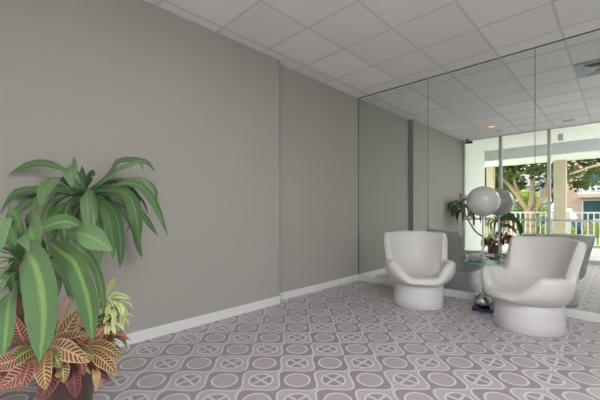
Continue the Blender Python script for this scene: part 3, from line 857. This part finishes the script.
# pink building with balconies
bd = thing('apartment_building', 'pink-beige apartment building with a white balcony across the street', 'building', (-2.6, -17.0, -.16))
bm = bmesh.new(); box(bm, 0, 14, -6, 0, 0, 6.6); link('wall', bm, M['pink'], bd)
bm = bmesh.new(); box(bm, -.3, 14.3, -6.3, .5, 6.6, 6.85); link('roof', bm, M['white'], bd)
def window(x0, x1, z0, z1):
    bm = bmesh.new()
    nb = 2
    box(bm, x0, x1, 0, .06, z0, z0 + .07); box(bm, x0, x1, 0, .06, z1 - .07, z1)
    for k in range(nb + 1):
        x = x0 + (x1 - x0 - .07) * k / nb; box(bm, x, x + .07, 0, .06, z0 + .07, z1 - .07)
    w = link('window', bm, M['white'], bd)
    bm = bmesh.new(); box(bm, x0 + .05, x1 - .05, .005, .025, z0 + .05, z1 - .05); link('pane', bm, M['teal_glass'], w)
for x in (.95, 3.1, 5.4, 8):
    window(x, x + 1.8, 2.45, 3.75); window(x, x + 1.8, .6, 1.95)
for x0, x1 in ((.85, 5.4), (7.6, 11)):
    bm = bmesh.new(); box(bm, x0, x1, 0, 1.2, 2.05, 2.25); s_ = link('balcony_slab', bm, M['tan'], bd)
    bm = bmesh.new()
    box(bm, x0, x1, 1.1, 1.2, 2.92, 3.0); box(bm, x0, x1, 1.1, 1.2, 2.25, 2.34)
    for k in range(int((x1 - x0) / .24) + 1): box(bm, x0 + k * .24, x0 + k * .24 + .1, 1.1, 1.2, 2.34, 2.92)
    box(bm, x0, x1, 1.12, 1.18, 2.6, 2.68)
    link('balustrade', bm, M['white'], s_)
bh = thing('distant_house', 'pale blue-grey house far behind the forked tree', 'building', (-7.2, -25, -.16))
bm = bmesh.new(); box(bm, -2.6, 2.4, -5, 0, 0, 3.4); link('wall', bm, M['blue_house'], bh)
bm = bmesh.new()
v_ = [bm.verts.new(q) for q in ((-2.9, .4, 3.4), (2.7, .4, 3.4), (2.7, -5.3, 3.4), (-2.9, -5.3, 3.4), (-2.9, -2.5, 4.7), (2.7, -2.5, 4.7))]
for f in ((0, 1, 5, 4), (2, 3, 4, 5), (0, 4, 3), (1, 2, 5), (3, 2, 1, 0)): bm.faces.new([v_[i] for i in f])
link('roof', bm, M['roof'], bh)
for x in (-1.8, .6):
    bm = bmesh.new(); box(bm, x, x + 1.2, 0, .05, 1, 2.2); w = link('window', bm, M['white'], bh)
    bm = bmesh.new(); box(bm, x + .08, x + 1.12, .05, .06, 1.08, 2.12); link('pane', bm, M['teal_glass'], w)

for k, (x, y, h, lb) in enumerate(((-13, -34, 8.5, 'tall tree at the back of the street behind the blue-grey house'), (-7.5, -45, 10, 'tall tree behind the forked tree and the blue-grey house'), (-20, -47, 9, 'tall tree far back at the outer wall end'), (-2.6, -34, 8.5, 'tall tree at the corner of the pink building'))):
    o = thing('tree', lb, 'tree', (x, y, -.16), 0, 'trees at the back of the street')
    bm = bmesh.new(); tube(bm, [(0, 0, 0), (.2, 0, h * .4), (0, 0, h * .8)], lambda q: .3 - .18 * q, 10, 8); link('trunk', bm, M['trunk'], o, True)
    leaf_cloud('canopy', M['tree_leaf'], [(0, 0, h * .75, h * .36), (-2, 0, h * .5, h * .3), (2, 0, h * .5, h * .3), (0, .8, h * .35, h * .28)], 2600, .55, o, 30 + k)
# parked cars
def car(name, label, loc, rz, paint, van=False):
    o = thing(name, label, 'car', loc, rz)
    # side profile (x along, z up)
    if van: body = [(-2.1, .3), (-2.2, .6), (-2.2, 1.0), (2.2, 1.0), (2.35, .8), (2.35, .3)]; cab = [(-2.15, 1.0), (-2.05, 1.75), (-1.7, 1.95), (.5, 1.95), (1.0, 1.75), (1.75, 1.0)]
    else: body = [(-2.05, .3), (-2.15, .55), (-2.05, .88), (1.1, .9), (1.95, .78), (2.1, .55), (2.05, .3)]; cab = [(-1.75, .88), (-1.05, 1.38), (-.4, 1.46), (.25, 1.4), (1.15, .9)]
    def ext(pr, w0, w1):
        bm = bmesh.new(); n = len(pr); zt = max(z for _, z in pr); zb = min(z for _, z in pr)
        wf = lambda z: w0 + (w1 - w0) * (z - zb) / (zt - zb)
        a = [bm.verts.new((x, -wf(z), z)) for x, z in pr]; b = [bm.verts.new((x, wf(z), z)) for x, z in pr]
        bm.faces.new(a); bm.faces.new(b[::-1])
        for i in range(n): bm.faces.new((a[i], b[i], b[(i + 1) % n], a[(i + 1) % n]))
        return bm
    bm = ext(body, .88, .86); bevel(bm, .05, 2); link('body', bm, M[paint], o, False)
    bm = ext(cab, .83, .66); bevel(bm, .04, 2); link('cabin', bm, M[paint], o, False)
    zl, zh = (1.08, 1.65) if van else (.95, 1.32)
    for sgn in (-1, 1):
        for x0, x1 in (((-1.7, -.6), (-.5, .55)) if van else ((-1.2, -.45), (-.38, .4))):
            bm = bmesh.new(); y0 = .83 - (zl - (1.0 if van else .88)) * .18; y1 = .83 - (zh - (1.0 if van else .88)) * (.17 / (.95 if van else .58)) 
            vs = [bm.verts.new(q) for q in ((x0, sgn * (y0 + .012), zl), (x1, sgn * (y0 + .012), zl), (x1 - .05, sgn * (y1 + .012), zh), (x0 + .05, sgn * (y1 + .012), zh))]
            bm.faces.new(vs); link('side_window', bm, M['car_glass'], o)
        for x in (-1.35, 1.35):
            bm = bmesh.new(); lathe(bm, [(0, -.1), (.2, -.1), (.31, -.09), (.33, -.05), (.33, .05), (.31, .09), (.2, .1), (0, .1)], 24)
            bmesh.ops.rotate(bm, verts=bm.verts, cent=(0, 0, 0), matrix=Matrix.Rotation(R(90), 3, 'X')); bmesh.ops.translate(bm, verts=bm.verts, vec=(x, sgn * .8, .33))
            w = link('wheel', bm, M['tyre'], o)
            bm = bmesh.new(); lathe(bm, [(0, -.02), (.19, -.02), (.2, .01)], 20)
            bmesh.ops.rotate(bm, verts=bm.verts, cent=(0, 0, 0), matrix=Matrix.Rotation(R(90 * sgn), 3, 'X')); bmesh.ops.translate(bm, verts=bm.verts, vec=(x, sgn * .905, .33)); link('hubcap', bm, M['alu'], w)
        bm = bmesh.new(); box(bm, -2.2, -2.1, sgn * .6 - .14, sgn * .6 + .14, .62, .8); link('tail_light', bm, M['lens_red'], o)
    return o
car('car', 'dark blue parked car seen through the pickets beside the wide column', (-2.5, -13.1, -.16), R(78), 'car_blue')
car('car', 'white parked car below the balcony of the pink building', (1.2, -13.2, -.16), R(12), 'car_white')

# ------------------------------------------------------------------ light
w = bpy.data.worlds.new('sky'); S.world = w; w.use_nodes = True
nt = w.node_tree; nt.nodes.clear()
bg = nt.nodes.new('ShaderNodeBackground'); bg.inputs[0].default_value = (.95, .97, 1.0, 1); bg.inputs[1].default_value = 2.5
wo = nt.nodes.new('ShaderNodeOutputWorld'); nt.links.new(bg.outputs[0], wo.inputs[0])
sun = bpy.data.lights.new('sun', 'SUN'); sun.energy = 4.0; sun.angle = R(2); sun.color = (1, .95, .86)
so = bpy.data.objects.new('sun', sun); COL.objects.link(so); so.rotation_euler = Vector((.1, -.62, 1)).to_track_quat('Z', 'Y').to_euler()

# ------------------------------------------------------------------ camera
cam = bpy.data.cameras.new('camera'); co = bpy.data.objects.new('camera', cam); COL.objects.link(co)
cam.sensor_width = 36; cam.lens = 36 * F / 600; cam.shift_y = (HOR - 200) / 600; cam.clip_start = .02
co.location = (0, 0, EYE); co.rotation_euler = (R(90), 0, YAW)
S.camera = co

S.view_settings.view_transform = 'Standard'; S.view_settings.look = 'None'
S.view_settings.gamma = 1; S.view_settings.use_curve_mapping = False
S.view_settings.exposure = 0.8
S.cycles.use_denoising = True
S.cycles.max_bounces = 10; S.cycles.transparent_max_bounces = 16; S.cycles.glossy_bounces = 6; S.cycles.diffuse_bounces = 6
S.cycles.caustics_reflective = True
